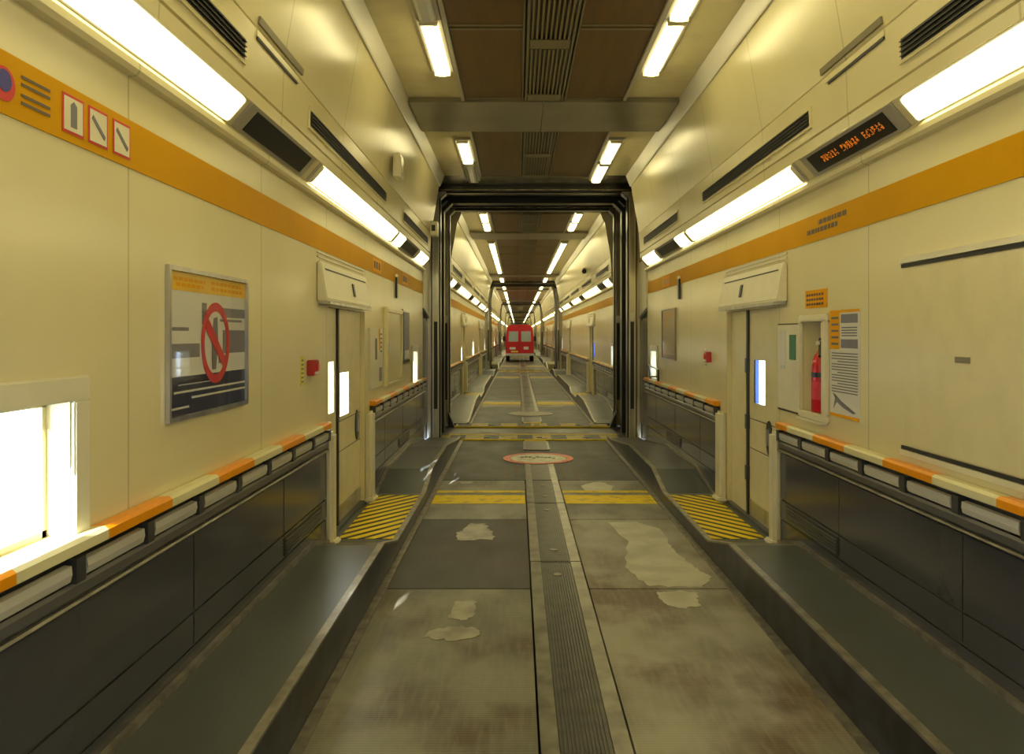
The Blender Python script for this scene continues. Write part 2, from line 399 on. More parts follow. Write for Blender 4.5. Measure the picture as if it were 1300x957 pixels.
# pattern of one carriage (d from its end); mirrored about the middle
LIGHTS = [('light', 2.45, 3.55), ('blank', 3.62, 5.0), ('light', 5.10, 5.68), ('light', 5.82, 9.52), ('display', 9.70, 11.10), ('light', 11.25, 14.75)]
LIGHTS = LIGHTS + [(t, L-b, L-a) for t, a, b in reversed(LIGHTS[:-1])]
VENTS = [(2.6, 5.3), (6.7, 9.9), (11.25, 14.75), (16.1, 19.3), (20.7, 23.4)]
TUBES = [2.45, 3.95] + [8.1+1.5*i-.0 for i in range(8)] + [L-3.95, L-2.45]
TUBES[2:10] = [8.1+1.4*i for i in range(8)]
DOOR = (7.15, 8.75)
END = 2.05

def carriage(k):
    y0 = kfirst(k); y1 = y0+L
    near = 0 if k == 0 else 1
    Y = lambda d: y0+d
    dd = lambda d: (y1-d) if k == 0 else (y0+d)       # distance from the portal that faces the viewer
    tagn = WHERE[k]
    vis = lambda ya: ya > -1.0
    # ---- shell
    for s in (-1, 1):
        holes = [(Y(DOOR[0]), Y(DOOR[1]), .0, 2.14), (Y(L-DOOR[1]), Y(L-DOOR[0]), .0, 2.14)]
        wins = [(Y(L-3.4), Y(L-2.9), 1.17, 1.64), (Y(2.9), Y(3.4), 1.17, 1.64)]
        if s == 1: wins = [(Y(L-3.0), Y(L-2.5), 1.20, 1.64), (Y(2.5), Y(3.0), 1.20, 1.64)]
        if s == -1: wins.append((Y(12.62), Y(13.35), 1.17, 1.66))
        nich = []
        if k == 0 and s == 1: nich = [(5.69, 6.11, 1.32, 2.0)]
        mb = B(); holed_wall(mb, s, Y(END), Y(L-END), -.06, 2.975, holes+wins+nich)
        mb.prism(upper_poly(s), Y(END), Y(L-END))
        struct(mb.build(f'wall_{SN[s]}', M['wall']))
        # end bays towards the gangways, plain dark steel with a pale panel under the light end
        for a, b in ((.85, END), (L-END, L-.85)):
            struct(B().box(X(s, 1.965), X(s, 2.08), Y(a), Y(b), -.06, 4.70).build(f'wall_{SN[s]}', M['darksteel']))
        # orange band
        struct(B().box(X(s, W0-.001), X(s, W0-.005), Y(END), Y(L-END), 2.595, 2.795).build('trim_1', M['orange']))
        struct(B().prism([(X(s, 1.634), 4.435), (X(s, 1.624), 4.450), (X(s, 1.556), 4.616), (X(s, 1.548), 4.612), (X(s, 1.612), 4.446), (X(s, 1.622), 4.430)], Y(END), Y(L-END)).build('trim_6', M['cornice']))
        if nich:
            a, b, c, d = nich[0]
            struct(B().box(X(s, W0+.131), X(s, W0+.15), a-.02, b+.02, c-.02, d+.02).build('wall_right', M['white']))
        # windows
        for wn, (a, b, c, d) in enumerate(wins):
            if not vis(b): continue
            f = B()
            for (p, q, u, v) in ((a-.10, b+.10, d, d+.09), (a-.10, b+.10, c-.07, c), (a-.10, a, c, d), (b, b+.10, c, d)):
                f.box(X(s, W0-.002), X(s, W0-.022), p, q, u, v)
            fr = struct(f.build(f'window_{1+wn}', M['white'], bevel=.006))
            g = B()
            for (p, q, u, v) in ((a, b, d-.02, d), (a, b, c, c+.025), (a, a+.012, c, d), (b-.025, b, c, d)): g.box(X(s, W0+.085), X(s, W0+.125), p, q, u, v)
            g.build('inner_frame', M['cream'], fr)
            B().box(X(s, W0+.105), X(s, W0+.110), a+.012, b-.025, c+.025, d-.02).build('pane', M['glass'], fr)
        # doors in their recesses
        for dn, (da, db) in enumerate(((Y(DOOR[0]), Y(DOOR[1])), (Y(L-DOOR[1]), Y(L-DOOR[0])))):
            if not vis(db): continue
            far = -1 if s == 1 else 1                  # the two walls are turned half round
            hinge = db-.62 if s == 1 else da+.52
            # leaf A carries the handle, leaf B is the fixed half
            la, lb = (da+.001, hinge-.02) if s == 1 else (hinge+.02, db-.001)
            fa, fb = (hinge+.02, db-.001) if s == 1 else (da+.001, hinge-.02)
            wa, wb = (la+.47, la+.81) if s == 1 else (la+.12, la+.50)
            zlo, zhi = (1.25, 1.66) if s == 1 else (1.13, 1.54)  # left leaf's window is made up, standing in for a sunlit spot
            xi, xo = X(s, W0+.05), X(s, W0+.10)
            m = B(); m.box(xi, xo, la, wa, .1455, 2.1395); m.box(xi, xo, wb, lb, .1455, 2.1395); m.box(xi, xo, wa, wb, .1455, zlo); m.box(xi, xo, wa, wb, zhi, 2.1395)
            door = struct(m.build(f'door_{2*(s>0)+dn+1}', M['cream']))
            B().box(X(s, W0+.07), X(s, W0+.075), wa, wb, zlo, zhi).build('pane', M['glass'], door)
            if s == 1: B().box(X(s, W0+.05), X(s, W0+.085), wb-.05, wb, zlo, zhi).build('window_edge', M['bluestrip'], door)
            hy = la+.34 if s == 1 else lb-.18
            hm = B(); n = 20; ring = [(hy+.085*math.cos(2*math.pi*i/n), .97+.155*math.sin(2*math.pi*i/n)) for i in range(n)]
            hm.prism_x(ring, X(s, W0+.049), X(s, W0+.04)); hd = hm.build('handle_recess', M['black'], door)
            B().box(X(s, W0+.039), X(s, W0+.02), hy-.015, hy+.015, .90, 1.05).build('handle', M['steel'], door)
            jl = B()
            jl.box(xi, X(s, W0+.047), la, lb, 1.085, 1.092); jl.box(xi, X(s, W0+.047), la, lb, .80, .806); jl.build('panel_joint', M['groove'], door)
            kp = B().box(X(s, W0+.049), X(s, W0+.043), la+.01, lb-.01, .165, .30).build('kick_plate', M['steel'], door)
            m = B()
            if s == -1:
                fwa, fwb = fa+.11, fb-.09
                m.box(xi, xo, fa, fwa, .1455, 2.1395); m.box(xi, xo, fwb, fb, .1455, 2.1395); m.box(xi, xo, fwa, fwb, .1455, 1.20); m.box(xi, xo, fwa, fwb, 1.66, 2.1395)
            else: m.box(xi, xo, fa, fb, .1455, 2.1395)
            fx = struct(m.build(f'door_{5+2*(s>0)+dn}', M['cream']))
            if s == -1: B().box(X(s, W0+.07), X(s, W0+.075), fwa, fwb, 1.20, 1.66).build('pane', M['glass'], fx)
            hg = B().box(X(s, W0+.032), X(s, W0+.10), hinge-.028, hinge+.028, .1455, 2.1395).build('hinge_seal', M['groove'], fx)
            if s == 1:
                for z in (.55, 1.05, 1.60): B().box(X(s, W0+.02), X(s, W0+.05), hinge-.035, hinge+.035, z-.07, z+.07).build('hinge', M['bracket'], fx)
            struct(B().box(X(s, W0), X(s, W0+.13), da, db, -.05, .145).build('trim_2', M['walk']))
            # casings that end the bumper rails
            for yy, sg in ((da, -1), (db, 1)):
                hi = 1.0 if (s == 1 and sg == 1) or (s == -1 and sg == 1) else 2.14
                hi = 1.08
                m = B(); m.box(X(s, W0-.002), X(s, W0-.075), yy+sg*.005, yy+sg*(.22 if sg == 1 else .155), .12, hi)
                c = struct(m.build('trim_3', M['white'], bevel=.025))
                B().box(X(s, W0-.002), X(s, W0-.105), yy-sg*.02, yy+sg*(.235 if sg == 1 else .165), .122, .17).build('boot', M['white'], c, bevel=.015)
        # walkway, kerb, skirting
        pts = [(Y(d), h) for d, h in HP]
        pl = pts + [(pts[-1][0], -.05), (pts[0][0], -.05)]
        struct(B().prism_x(pl, X(s, WK), X(s, W0)).build('floor', M['walk']))
        kp = [(y, h+.006) for y, h in pts] + [(pts[-1][0], -.02), (pts[0][0], -.02)]
        kb = struct(B().prism_x(kp, X(s, WK-.018), X(s, WK-.001)).build('trim_4', M['kerb']))
        ns = [(y, h+.022) for y, h in pts] + [(y, h+.007) for y, h in reversed(pts)]
        B().prism_x(ns, X(s, WK-.026), X(s, WK+.022)).build('nosing', M['nosing'], kb)
        B().box(X(s, WK-.075), X(s, WK-.02), Y(1.2), Y(L-1.2), -.02, .014).build('edge_strip', M['nosing'], kb)
        secs = [(END, DOOR[0]-.17), (DOOR[1]+.24, L-DOOR[1]-.17), (L-DOOR[0]+.24, L-END)]
        for sa, sb in secs:
            if not vis(Y(sb)): continue
            x = lambda w: X(s, w)
            w = B(); a, b = Y(sa), Y(sb)
            w.box(x(W0), x(1.90), a, b, .0, .36); w.box(x(W0), x(1.90), a, b, .372, .525); w.box(x(W0), x(1.90), a, b, .537, .915)
            # grey upper band stands proud over a dark shadow gap
            wn = struct(w.build(f'baseboard_{SN[s]}', M['lowpanel']))
            B().box(x(W0), x(1.91), a, b, .0, 1.0).build('backing', M['groove'], wn)
            B().prism([(x(1.915),1.015), (x(1.885),1.015), (x(1.878),1.0), (x(1.878),.965), (x(1.89),.95), (x(1.915),.95)], a, b).build('upper_band', M['railgrey'], wn)
            B().prism([(x(1.912),.948), (x(1.876),.948), (x(1.868),.94), (x(1.876),.932), (x(1.912),.932)], a, b).build('bright_lip', M['nosing'], wn)
            sk = [(y, h) for y, h in pts if a < y < b]; hz = lambda yy: next(h0+(h1-h0)*(yy-p0)/(p1-p0) for (p0,h0),(p1,h1) in zip(pts, pts[1:]) if p0 <= yy <= p1)
            sk = [(a, hz(a))]+sk+[(b, hz(b))]
            B().prism_x([(y,h+.03) for y,h in sk]+[(y,h+.001) for y,h in reversed(sk)], x(1.899), x(1.868)).build('skirting', M['nosing'], wn)
            # vertical joints of the laminate
            jm = B(); yy = a+.9
            while yy < b-.3: jm.box(x(1.8995), x(1.898), yy, yy+.008, .38, .91); yy += 1.5
            if jm.v: jm.build('panel_joints', M['groove'], wn)
            ln = round(sb-sa-.04, 3); mid = (Y(sa)+Y(sb))/2
            if k > 2: continue
            wh = 'between the doors' if sa > 5 and sb < 21 else 'from door to portal' if (k == 0) == (sa > 5) else 'beyond the farther door'
            lab = f"orange and cream {SN[s]} bumper rail {wh} {tagn}"
            placed(('rail', s, ln), mk_rail(s, ln), (X(s, W0), mid, 0), lab, 'rail')
        for gi, d in enumerate((9.6, L-9.6, 6.0-1.6)):
            if vis(dd(d)) and k < 2 and not (gi == 1 and k == 0):
                placed(('grille', s), mk_grille(s), (X(s, 1.9), dd(d), .44), f"low vent grille in grey {SN[s]} wall base {['this side of','','past'][gi]} the door {tagn}" if k == 0 else f"low vent grille, {SN[s]} wall base {tagn}, {['beyond first door','before far door','just past near portal'][gi]}", 'vent')
        # wall lights, displays, vents
        cnt = {}
        seq = sorted(LIGHTS, key=lambda q: abs((Y(q[1])+Y(q[2]))/2-G))
        for t, a, b in seq:
            mid = (Y(a)+Y(b))/2; ln = round(b-a, 3); i = cnt.get(t, 0); cnt[t] = i+1
            loc = (X(s, 1.84), mid, 3.14)
            if t == 'light':
                size = 'long' if ln > 2 else 'short'
                if k < 2: lab = f"{size} lit {SN[s]} wall light, {ORD[i]} {'before' if k==0 else 'beyond'} the near portal"; grp = None
                else: lab = f"small distant lit light on {SN[s]} wall {tagn}"; grp = f"distant {SN[s]} wall lights {tagn}"
                placed(('wl', s, ln), mk_wall_light(s, ln), loc, lab, 'light', grp)
            elif mid < 1 or k > 2: continue
            elif t == 'display':
                lit = (s == 1 and k == 0)
                lab = ("dark display with glowing orange text between two right wall lights" if lit else "blank black display between two left wall lights in near carriage" if k == 0 and s == -1
                       else f"blank display between {SN[s]} wall lights {tagn}, {['nearer','farther'][i]} one")
                placed(('disp', s, ln, lit), mk_display(s, ln, lit), loc, lab, 'display')
            else:
                lab = f"dark cover between short {SN[s]} wall lights {tagn}, {['nearer','farther'][i]}"
                placed(('blank', s, ln), mk_blank(s, ln), loc, lab, 'panel')
        for i, (a, b) in enumerate(sorted(VENTS, key=lambda q: abs((Y(q[0])+Y(q[1]))/2-G))):
            mid = (Y(a)+Y(b))/2; ln = round(b-a, 3)
            if Y(b) < 1 or k > 2: continue
            if k < 2: lab, grp = f"black slotted vent above {SN[s]} wall lights, {ORD[i]} {'before' if k==0 else 'beyond'} the near portal", None
            else: lab, grp = f"distant black vent slot high on {SN[s]} wall {tagn}", f"distant {SN[s]} wall vents {tagn}"
            placed(('vent', s, ln), mk_vent(s, ln), (X(s, 1.78), mid, 3.44), lab, 'vent', grp)
        # boxes over the doors
        for i, d in enumerate((7.95, L-7.95)):
            yy = (y1-d+.0) if k == 0 else Y(d)
            yy = yy-.25 if k == 0 else yy
            if yy < 1 or k > 2: continue
            yy += .12 if s == 1 and k == 0 else 0
            lab = f"sloped cream box over the {SN[s]} door {tagn}" + ('' if k == 0 else [', the nearer one', ', the farther one'][i])
            placed(('lintel', s), mk_lintel(s), (X(s, 1.85), yy, 2.35), lab, 'door header')
        # hazard hatches and call boxes
        for i, d in enumerate((7.7, L-7.7)):
            yy = dd(d)
            if yy < 1 or k > 2: continue
            hb = B().box(X(s, WK+.026), X(s, 1.86), yy-.93, yy+.93, .1215, .1245).build('hazard_marking', M['hatchL'] if s < 0 else M['hatchR'])
            tag(hb, f"striped hatching on {SN[s]} walkway at door {tagn}" + ('' if k == 0 else [', the nearer one', ', the farther one'][i]), 'floor marking')
    # ---- floor plates
    struct(B().box(X(-1, 1.9), X(1, 1.9), Y(.0), Y(L), -.12, -.055).build('floor', M['sub']))
    zones = [(1.15, 5.2), (5.21, 7.38), (7.39, 9.6), (9.61, 12.995)]
    zones += [(L-b, L-a) for a, b in reversed(zones)]
    sx0, sx1 = .107, .527
    for i, (a, b) in enumerate(zones):
        zi = min(i, 7-i)
        for s in (-1, 1):
            mt = [('mat', 'mat'), ('worn', 'worn'), ('slate', 'stain'), ('olive', 'stain')][zi][0 if s < 0 else 1]
            if k > 0: mt = ('mat', 'worn', 'mat', 'slate')[zi]
            xa, xb = (X(-1, WK-.022), sx0-.012) if s < 0 else (sx1+.012, X(1, WK-.022))
            if zi == 0: xa, xb = (X(-1, WK-.022), .3165) if s < 0 else (.3175, X(1, WK-.022))
            struct(B().box(xa, xb, Y(a)+.004, Y(b)-.004, -.05, 0).build('floor', M[mt]))
    # central channel cover in lengths
    segs = [(5.21, 6.6), (6.62, 8.9), (8.92, 12.99)]; segs += [(L-b, L-a) for a, b in reversed(segs)]
    for i, (a, b) in enumerate(segs):
        st = B(); st.box(sx0, sx0+.085, Y(a), Y(b), -.05, .006); st.box(sx1-.085, sx1, Y(a), Y(b), -.05, .006)
        o = struct(st.build('trim_5', M['stripm']))
        r = B(); r.box(sx0+.086, sx1-.086, Y(a), Y(b), -.05, -.004)
        for j in range(13): xx = sx0+.09+j*.0185; r.box(xx, xx+.009, Y(a)+.01, Y(b)-.01, -.003, .004)
        r.build('ribbed_cover', M['rib'], o)
        for yy in (Y(a)+.35, Y(b)-.35): B().tube((.317, yy, .0045), (.317, yy, .008), .035, n=14).build('access_bolt', M['patch'], o)
    for a, b in ((3.4+.0, 5.2), (L-5.2, L-3.4)):
        st = B(); st.box(sx0, sx0+.085, Y(a), Y(b), .001, .006); st.box(sx1-.085, sx1, Y(a), Y(b), .001, .006); o = struct(st.build('trim_5', M['stripm']))
        r = B(); r.box(sx0+.086, sx1-.086, Y(a), Y(b), .0008, .002)
        for j in range(13): xx = sx0+.09+j*.0185; r.box(xx, xx+.009, Y(a)+.01, Y(b)-.01, .0022, .005)
        r.build('ribbed_cover', M['rib'], o)
    # painted cross lines, the round sign, small cover by the portal
    for e in (0, 1):
        if (k == 0 and e == 0) or k > 2: continue
        c = (lambda d: Y(d)) if e == 0 else (lambda d: Y(L-d))
        endn = 'near portal' if (k == 0 or (k == 1 and e == 0)) else 'far portal'
        pre = 'before' if e == 1 else 'beyond'
        for s in (-1, 1):
            xa, xb = (X(-1, WK-.08), sx0-.02) if s < 0 else (sx1+.02, X(1, WK-.08))
            t = thing('yellow_floor_line', f"yellow double line on {SN[s]} floor {tagn}, {'nearer' if e == 0 else 'farther'} end" if k else f"yellow double line on {SN[s]} floor before the red ringed sign", 'floor marking', ((xa+xb)/2, c(6.4), 0))
            B().box(xa, xb, c(6.17), c(6.64), .0015, .0035).build('wide_band', M['yellow'], t)
            B().box(xa, xb, c(5.90), c(6.02), .0015, .0035).build('thin_band', M['yellow'], t)
        cy = c(3.42)
        n = 48; R = .54
        ring = lambda r: [(.317+r*math.cos(2*math.pi*i/n), cy+r*math.sin(2*math.pi*i/n)) for i in range(n)]
        own = (k == 0)
        t = thing('round_floor_sign', ("round red ringed sign painted on floor before the near portal" if own else f"faded round floor sign {tagn}, {'nearer' if e == 0 else 'farther'} end"), 'floor sign', (.317, cy, 0))
        rb = B(); a, b = ring(R), ring(R*.8)
        rb.add([(x,y,.011) for x,y in a]+[(x,y,.011) for x,y in b]+[(x,y,.007) for x,y in a]+[(x,y,.007) for x,y in b],
               [(i,(i+1)%n,n+(i+1)%n,n+i) for i in range(n)]+[(2*n+i,2*n+(i+1)%n,3*n+(i+1)%n,3*n+i) for i in range(n)]+[(i,(i+1)%n,2*n+(i+1)%n,2*n+i) for i in range(n)]+[(n+i,n+(i+1)%n,3*n+(i+1)%n,3*n+i) for i in range(n)])
        rb.build('ring', M['ringred'] if own else M['faded'], t)
        B().prism_z(ring(R*.79), .007, .0105).build('disc', M['ringcream'] if own else M['faded'], t)
        if own:
            mk = B(); rr = random.Random(5)
            for i in range(9): xx = .317-.27+i*.06; yy = cy+rr.uniform(-.05, .06); mk.box(xx, xx+.05, yy, yy+rr.uniform(.06, .14), .011, .0125)
            mk.build('worn_mark', M['moss'], t)
        cp = thing('floor_cover_plate', f"small yellow edged steel floor cover {tagn}, {'nearer' if e == 0 else 'farther'} end" if k else 'small yellow edged steel floor cover just behind the red ringed sign', 'cover plate', (.317, c(2.1), 0))
        B().box(.317-.21, .317+.21, c(1.55), c(2.55), .001, .012).build('plate', M['rib'], cp)
        B().box(.317-.19, .317+.19, c(1.35), c(1.54), .001, .014).build('yellow_edge', M['yellow'], cp)
        for xx in (-1, 1): B().box(.317+xx*.20-.02, .317+xx*.20+.02, c(1.56), c(2.54), .0125, .016).build('side_bar', M['stripm'], cp)
    # ---- ceiling
    struct(B().box(X(-1, 2.0), X(1, 2.0), Y(END), Y(L-END), 4.62, 4.70).build('ceiling', M['cream']))
    for a, b in ((.85, END), (L-END, L-.85)): struct(B().box(X(-1, 2.0), X(1, 2.0), Y(a), Y(b), 4.622, 4.70).build('ceiling', M['darksteel']))
    cuts = [(END+.02, 5.15), (6.5, 8.6), (8.62, 10.8), (10.82, 12.99)]; cuts += [(L-b, L-a) for a, b in reversed(cuts)]
    for a, b in cuts:
        for s in (-1, 1):
            pn = struct(B().box(X(s, .255), X(s, .90), Y(a)+.01, Y(b)-.01, 4.596, 4.618).build('ceiling_panel', M['brown']))
            e = B(); e.box(X(s, .26), X(s, .895), Y(a)+.011, Y(a)+.05, 4.588, 4.595); e.box(X(s, .26), X(s, .895), Y(b)-.05, Y(b)-.011, 4.588, 4.595); e.build('panel_edge', M['trimo'], pn)
    for a, b in ((END+.02, 5.15), (6.5, L-6.5), (L-5.15, L-END-.02)):
        for s in (-1, 1):
            tr = B(); tr.box(X(s, .195), X(s, .215), Y(a), Y(b), 4.575, 4.619); tr.box(X(s, .235), X(s, .25), Y(a), Y(b), 4.58, 4.619)
            struct(tr.build('ceiling_trim', M['trimo']))
            struct(B().box(X(s, .216), X(s, .234), Y(a), Y(b), 4.61, 4.619).build('ceiling_trim', M['groove']))
            struct(B().box(X(s, .905), X(s, .94), Y(a), Y(b), 4.57, 4.619).build('ceiling_trim', M['housing']))
        n = max(1, round((b-a)/1.55)); sp = (b-a)/n
        for i in range(n):
            mid = Y(a+sp*(i+.5)); ln = round(sp-.02, 3)
            if mid < 3: continue
            if k > 2: continue
            cvn[k] = cvn.get(k, 0)+1
            if k < 2: lab, grp = f"slatted ceiling centre vent {tagn}, {NUM[cvn[k]]} from the {'camera' if k == 0 else 'portal'}", None
            else: lab, grp = f"distant slatted ceiling vent {tagn}", f"ceiling vents {tagn}"
            placed(('cv', ln), mk_ceiling_vent(ln), (XC, mid, 4.6), lab, 'vent', grp)
    for a, b in ((5.17, 6.48), (L-6.48, L-5.17)):
        for s in (-1, 1):
            struct(B().box(X(s, .003), X(s, 1.55), Y(a), Y(b), 4.562, 4.617).build('ceiling_beam', M['beam'], bevel=.004))
    for s in (-1, 1):
        seq = sorted(TUBES, key=lambda d: abs(Y(d)-G))
        for i, d in enumerate(seq):
            yy = Y(d); lit = not (k == 0 and s == -1 and i in (0, 3))
            if k < 2: lab, grp = f"{'lit' if lit else 'unlit'} tube light in {SN[s]} ceiling row, {ORD[i]} {'before' if k==0 else 'beyond'} the near portal", None
            else: lab, grp = f"distant lit tube light in {SN[s]} ceiling row {tagn}", f"{SN[s]} ceiling lights {tagn}"
            if k == 0 and yy < 3: lab, grp = f"lit tube light in {SN[s]} ceiling row overhead, out of the picture", f"{SN[s]} overhead lights"
            placed(('tube', s, lit), mk_tube(lit)(s), (X(s, 1.07), yy, 4.58), lab, 'light', grp)

# ------------------------------------------------------------------ portals between carriages
def ring_poly(wo, zo, wi, zi, zb, ch, y0, y1, mb):
    """portal frame: open at the bottom, chamfered upper inner corners"""
    out = [(-wo, zb), (-wo, zo), (wo, zo), (wo, zb)]
    for s in (-1, 1): mb.box(X(s, wi), X(s, wo), y0, y1, zb, zi-ch)
    inner = [(X(-1, wi), zi-ch), (X(-1, wi-ch), zi), (X(1, wi-ch), zi), (X(1, wi), zi-ch)]
    mb.prism([(X(-1, wo), zi-ch), (X(-1, wo), zo), (X(1, wo), zo), (X(1, wo), zi-ch)]+[inner[3], inner[2], inner[1], inner[0]], y0, y1)
PN = ['near', 'second', 'third', 'fourth']
def portal(j):
    g = G+L*j
    nm = ['nearest', 'second', 'third', 'fourth', 'fifth', 'sixth'][j]
    for e in (-1, 1):
        yc = g+e*1.0
        which = 'this side' if e < 0 else 'far side'
        t = thing('fire_door_frame', f"tall dark steel door frame on the {which} of the {nm} portal between carriages", 'door frame', (XC, yc, 0))
        for s in (-1, 1):
            p = B().box(X(s, 1.735), X(s, 1.955), yc-.13, yc+.13, .0, 4.515).build('post', M['bronze'] if e > 0 or s > 0 else M['steel'], t, bevel=.006)
            fl = B()
            for wf in (1.737, 1.838, 1.905): fl.box(X(s, wf), X(s, wf+.012), yc-.145, yc-.131, .02, 4.40)
            fl.build('bright_flute', M['chromeb'], p)
            q = B().box(X(s, 1.855), X(s, 1.875), yc-.134, yc-.131, .02, 4.40).build('post_groove', M['groove'], p)
            B().box(X(s, 1.76), X(s, 1.825), yc-.137, yc-.131, .55, 2.14).build('post_slot', M['black'], p)
            B().box(X(s, 1.755), X(s, 1.83), yc-.15, yc-.131, 2.16, 2.30).build('post_latch', M['white'], p, bevel=.006)
            for z in (.45, 1.2, 3.0): B().tube((X(s, 1.915), yc-.131, z), (X(s, 1.915), yc-.137, z), .014, n=10).build('bolt', M['silver'], p)
        B().box(X(-1, 1.955), X(1, 1.955), yc-.13, yc+.13, 4.52, 4.615).build('header', M['darksteel'], t, bevel=.006)
        B().box(X(-1, 1.72), X(1, 1.72), yc-.145, yc-.131, 4.535, 4.555).build('header_strip', M['bronze'], t)
        m = B(); ring_poly(1.732, 4.518, 1.708, 4.49, .02, .10, yc-.10, yc+.10, m); m.build('seal', M['rubber'], t)
        for s in (-1, 1): B().prism([(X(s, 1.73), 4.515), (X(s, 1.60), 4.515), (X(s, 1.73), 4.39)], yc-.125, yc-.102).build('corner_plate', M['steel'], t)
        if e > 0:
            for s in (-1, 1): B().prism([(X(s, 1.73), .0), (X(s, 1.60), .0), (X(s, 1.73), .32)], yc-.30, yc-.132).build('rubber_foot', M['rubber'], t)
        sl = thing('threshold_plate', f"worn yellow striped steel threshold on the {which} of the {nm} portal", 'threshold', (XC, yc, 0))
        hw = 1.72 if e < 0 else 1.59
        B().box(X(-1, hw), X(1, hw), yc-.30, yc+.28, -.03, .018).build('tread', M['sill'], sl)
        B().box(X(-1, hw), X(1, hw), yc-.36, yc-.31, -.03, .024).build('yellow_edge', M['yellow'], sl)
        for x in (-.85, .1, .95): B().box(XC+x-.05, XC+x+.05, yc-.10, yc-.02, .0185, .026).build('clip', M['black'], sl)
    t = thing('gangway_bellows', f"black rubber gangway hood inside the {nm} portal between two carriages", 'gangway', (XC, g, 0))
    m = B(); ring_poly(2.08, 4.70, 1.86, 4.59, -.02, .10, g-.845, g+.845, m); m.build('hood', M['rubber'], t)
    m = B(); ring_poly(1.858, 4.588, 1.735, 4.47, -.02, .16, g-.12, g+.12, m); m.build('middle_ring', M['black'], t)
    for s in ():  m.prism([(X(s,1.735),4.43-.165), (X(s,1.735-.165),4.43), (X(s,1.735-.11),4.43), (X(s,1.735),4.43-.11)], g-.125, g-.13)
    for s in (-1, 1): B().prism([(X(s,1.80),4.41), (X(s,1.68),4.53), (X(s,1.655),4.505), (X(s,1.775),4.385)], g-.145, g-.122).build('bright_corner', M['steel'], t)
    struct(B().box(X(-1, 1.86), X(1, 1.86), g-.70, g+.62, -.05, -.01).build('floor', M['black']))
    br = thing('bridge_plate', f"steel bridge plate across the gap in the {nm} portal", 'bridge plate', (XC, g, 0))
    B().box(X(-1, 1.6), X(1, 1.6), g-.66, g-.10, -.008, .008).build('plate', M['worn'], br)
    B().box(X(-1, 1.6), X(1, 1.6), g-.60, g-.45, .0085, .011).build('yellow_band', M['yellow'], br)

NCAR = 7
for k in range(NCAR): carriage(k)
for j in range(NCAR-1): portal(j)
# ends that close the train
yb = kfirst(0)
struct(B().box(X(-1, 2.08), X(1, 2.08), yb+.7, yb+.84, -.1, 4.72).build('wall_back', M['cream']))
struct(B().box(X(-1, 2.08), X(1, 2.08), kfirst(NCAR)-.84, kfirst(NCAR)-.7, -.1, 4.72).build('wall_front', M['darksteel']))

# ------------------------------------------------------------------ things only the near carriage shows
def on_wall(mb, s, y0, y1, z0, z1, n0, n1, mi=0): return mb.box(X(s, W0-n0), X(s, W0-n1), y0, y1, z0, z1, mi)
# poster on the left wall
y0, y1, z0, z1 = 3.62, 4.68, 1.49, 2.225
p = thing('safety_poster', 'framed safety poster with red ring and yellow heading on left wall', 'poster', (X(-1, W0), 4.15, 1.86))
f = B()
for q in ((y0, y1, z1-.022, z1), (y0, y1, z0, z0+.022), (y0, y0+.022, z0+.022, z1-.022), (y1-.022, y1, z0+.022, z1-.022)): on_wall(f, -1, *q, .002, .022)
f.build('frame', M['steel'], p)
on_wall(B(), -1, y0+.023, y1-.023, z0+.023, z1-.023, .002, .006).build('sheet', M['paper'], p)
U = lambda u: y0+.023+(y1-y0-.046)*u
V = lambda v: z1-.023-(z1-z0-.046)*v
def pb(u0, u1, v0, v1, m, nm='print_block', n=.0065, n2=.0075): on_wall(B(), -1, U(u0), U(u1), V(v1), V(v0), n, n2).build(nm, M[m], p)
pb(0, 1, 0, .13, 'posteryel', 'heading_band')
h = B()
for a, b, v in ((.05,.42,.035), (.5,.93,.03), (.08,.40,.075), (.5,.95,.075)):
    u = a
    while u < b: on_wall(h, -1, U(u), U(min(u+.045, b)), V(v+.026), V(v), .008, .0085); u += .058
h.build('heading_letters', M['osign'], p)
for a in ((0,.22,.385,.41), (.66,1,.225,.30), (.62,.95,.315,.335), (0,.35,.50,.60), (.66,1,.40,.585), (.38,.44,.20,.36), (.60,.72,.60,.66)): pb(*a, 'pgrey')
pb(0, 1, .73, 1., 'navy', 'lower_band')
for a in ((.05,1,.83,.845), (.25,1,.88,.895), (0,.22,.94,.955), (.1,.5,.785,.79)):
    on_wall(B(), -1, U(a[0]), U(a[1]), V(a[3]), V(a[2]), .008, .0085).build('text_line', M['paper'], p)
cy, cz, R = U(.56), V(.50), .215
n = 40
m = B()
rg = lambda r, w: [(X(-1, W0-w), cy+r*.92*math.cos(2*math.pi*i/n), cz+r*math.sin(2*math.pi*i/n)) for i in range(n)]
m.add(rg(R,.009)+rg(R*.78,.009)+rg(R,.008)+rg(R*.78,.008), [(i,(i+1)%n,n+(i+1)%n,n+i) for i in range(n)]+[(i,(i+1)%n,2*n+(i+1)%n,2*n+i) for i in range(n)]+[(n+i,n+(i+1)%n,3*n+(i+1)%n,3*n+i) for i in range(n)])
m.build('red_ring', M['posterred'], p)
xx = [X(-1, W0-.0092), X(-1, W0-.010)]
m = B(); m.prism_x([(cy-.15, cz+.08), (cy-.10, cz+.125), (cy+.14, cz-.09), (cy+.10, cz-.13)], *xx); m.build('red_bar', M['posterred'], p)
m = B(); m.prism_x([(cy-.05,cz-.14),(cy-.06,cz+.02),(cy-.03,cz+.13),(cy+.02,cz+.14),(cy+.03,cz+.0),(cy+.0,cz-.14)], X(-1, W0-.008), X(-1, W0-.0089)); m.build('dark_figure', M['pgrey'], p)
on_wall(B(), -1, y0+.023, y1-.023, z0+.023, z1-.023, .013, .015).build('cover_glass', M['cover'], p)

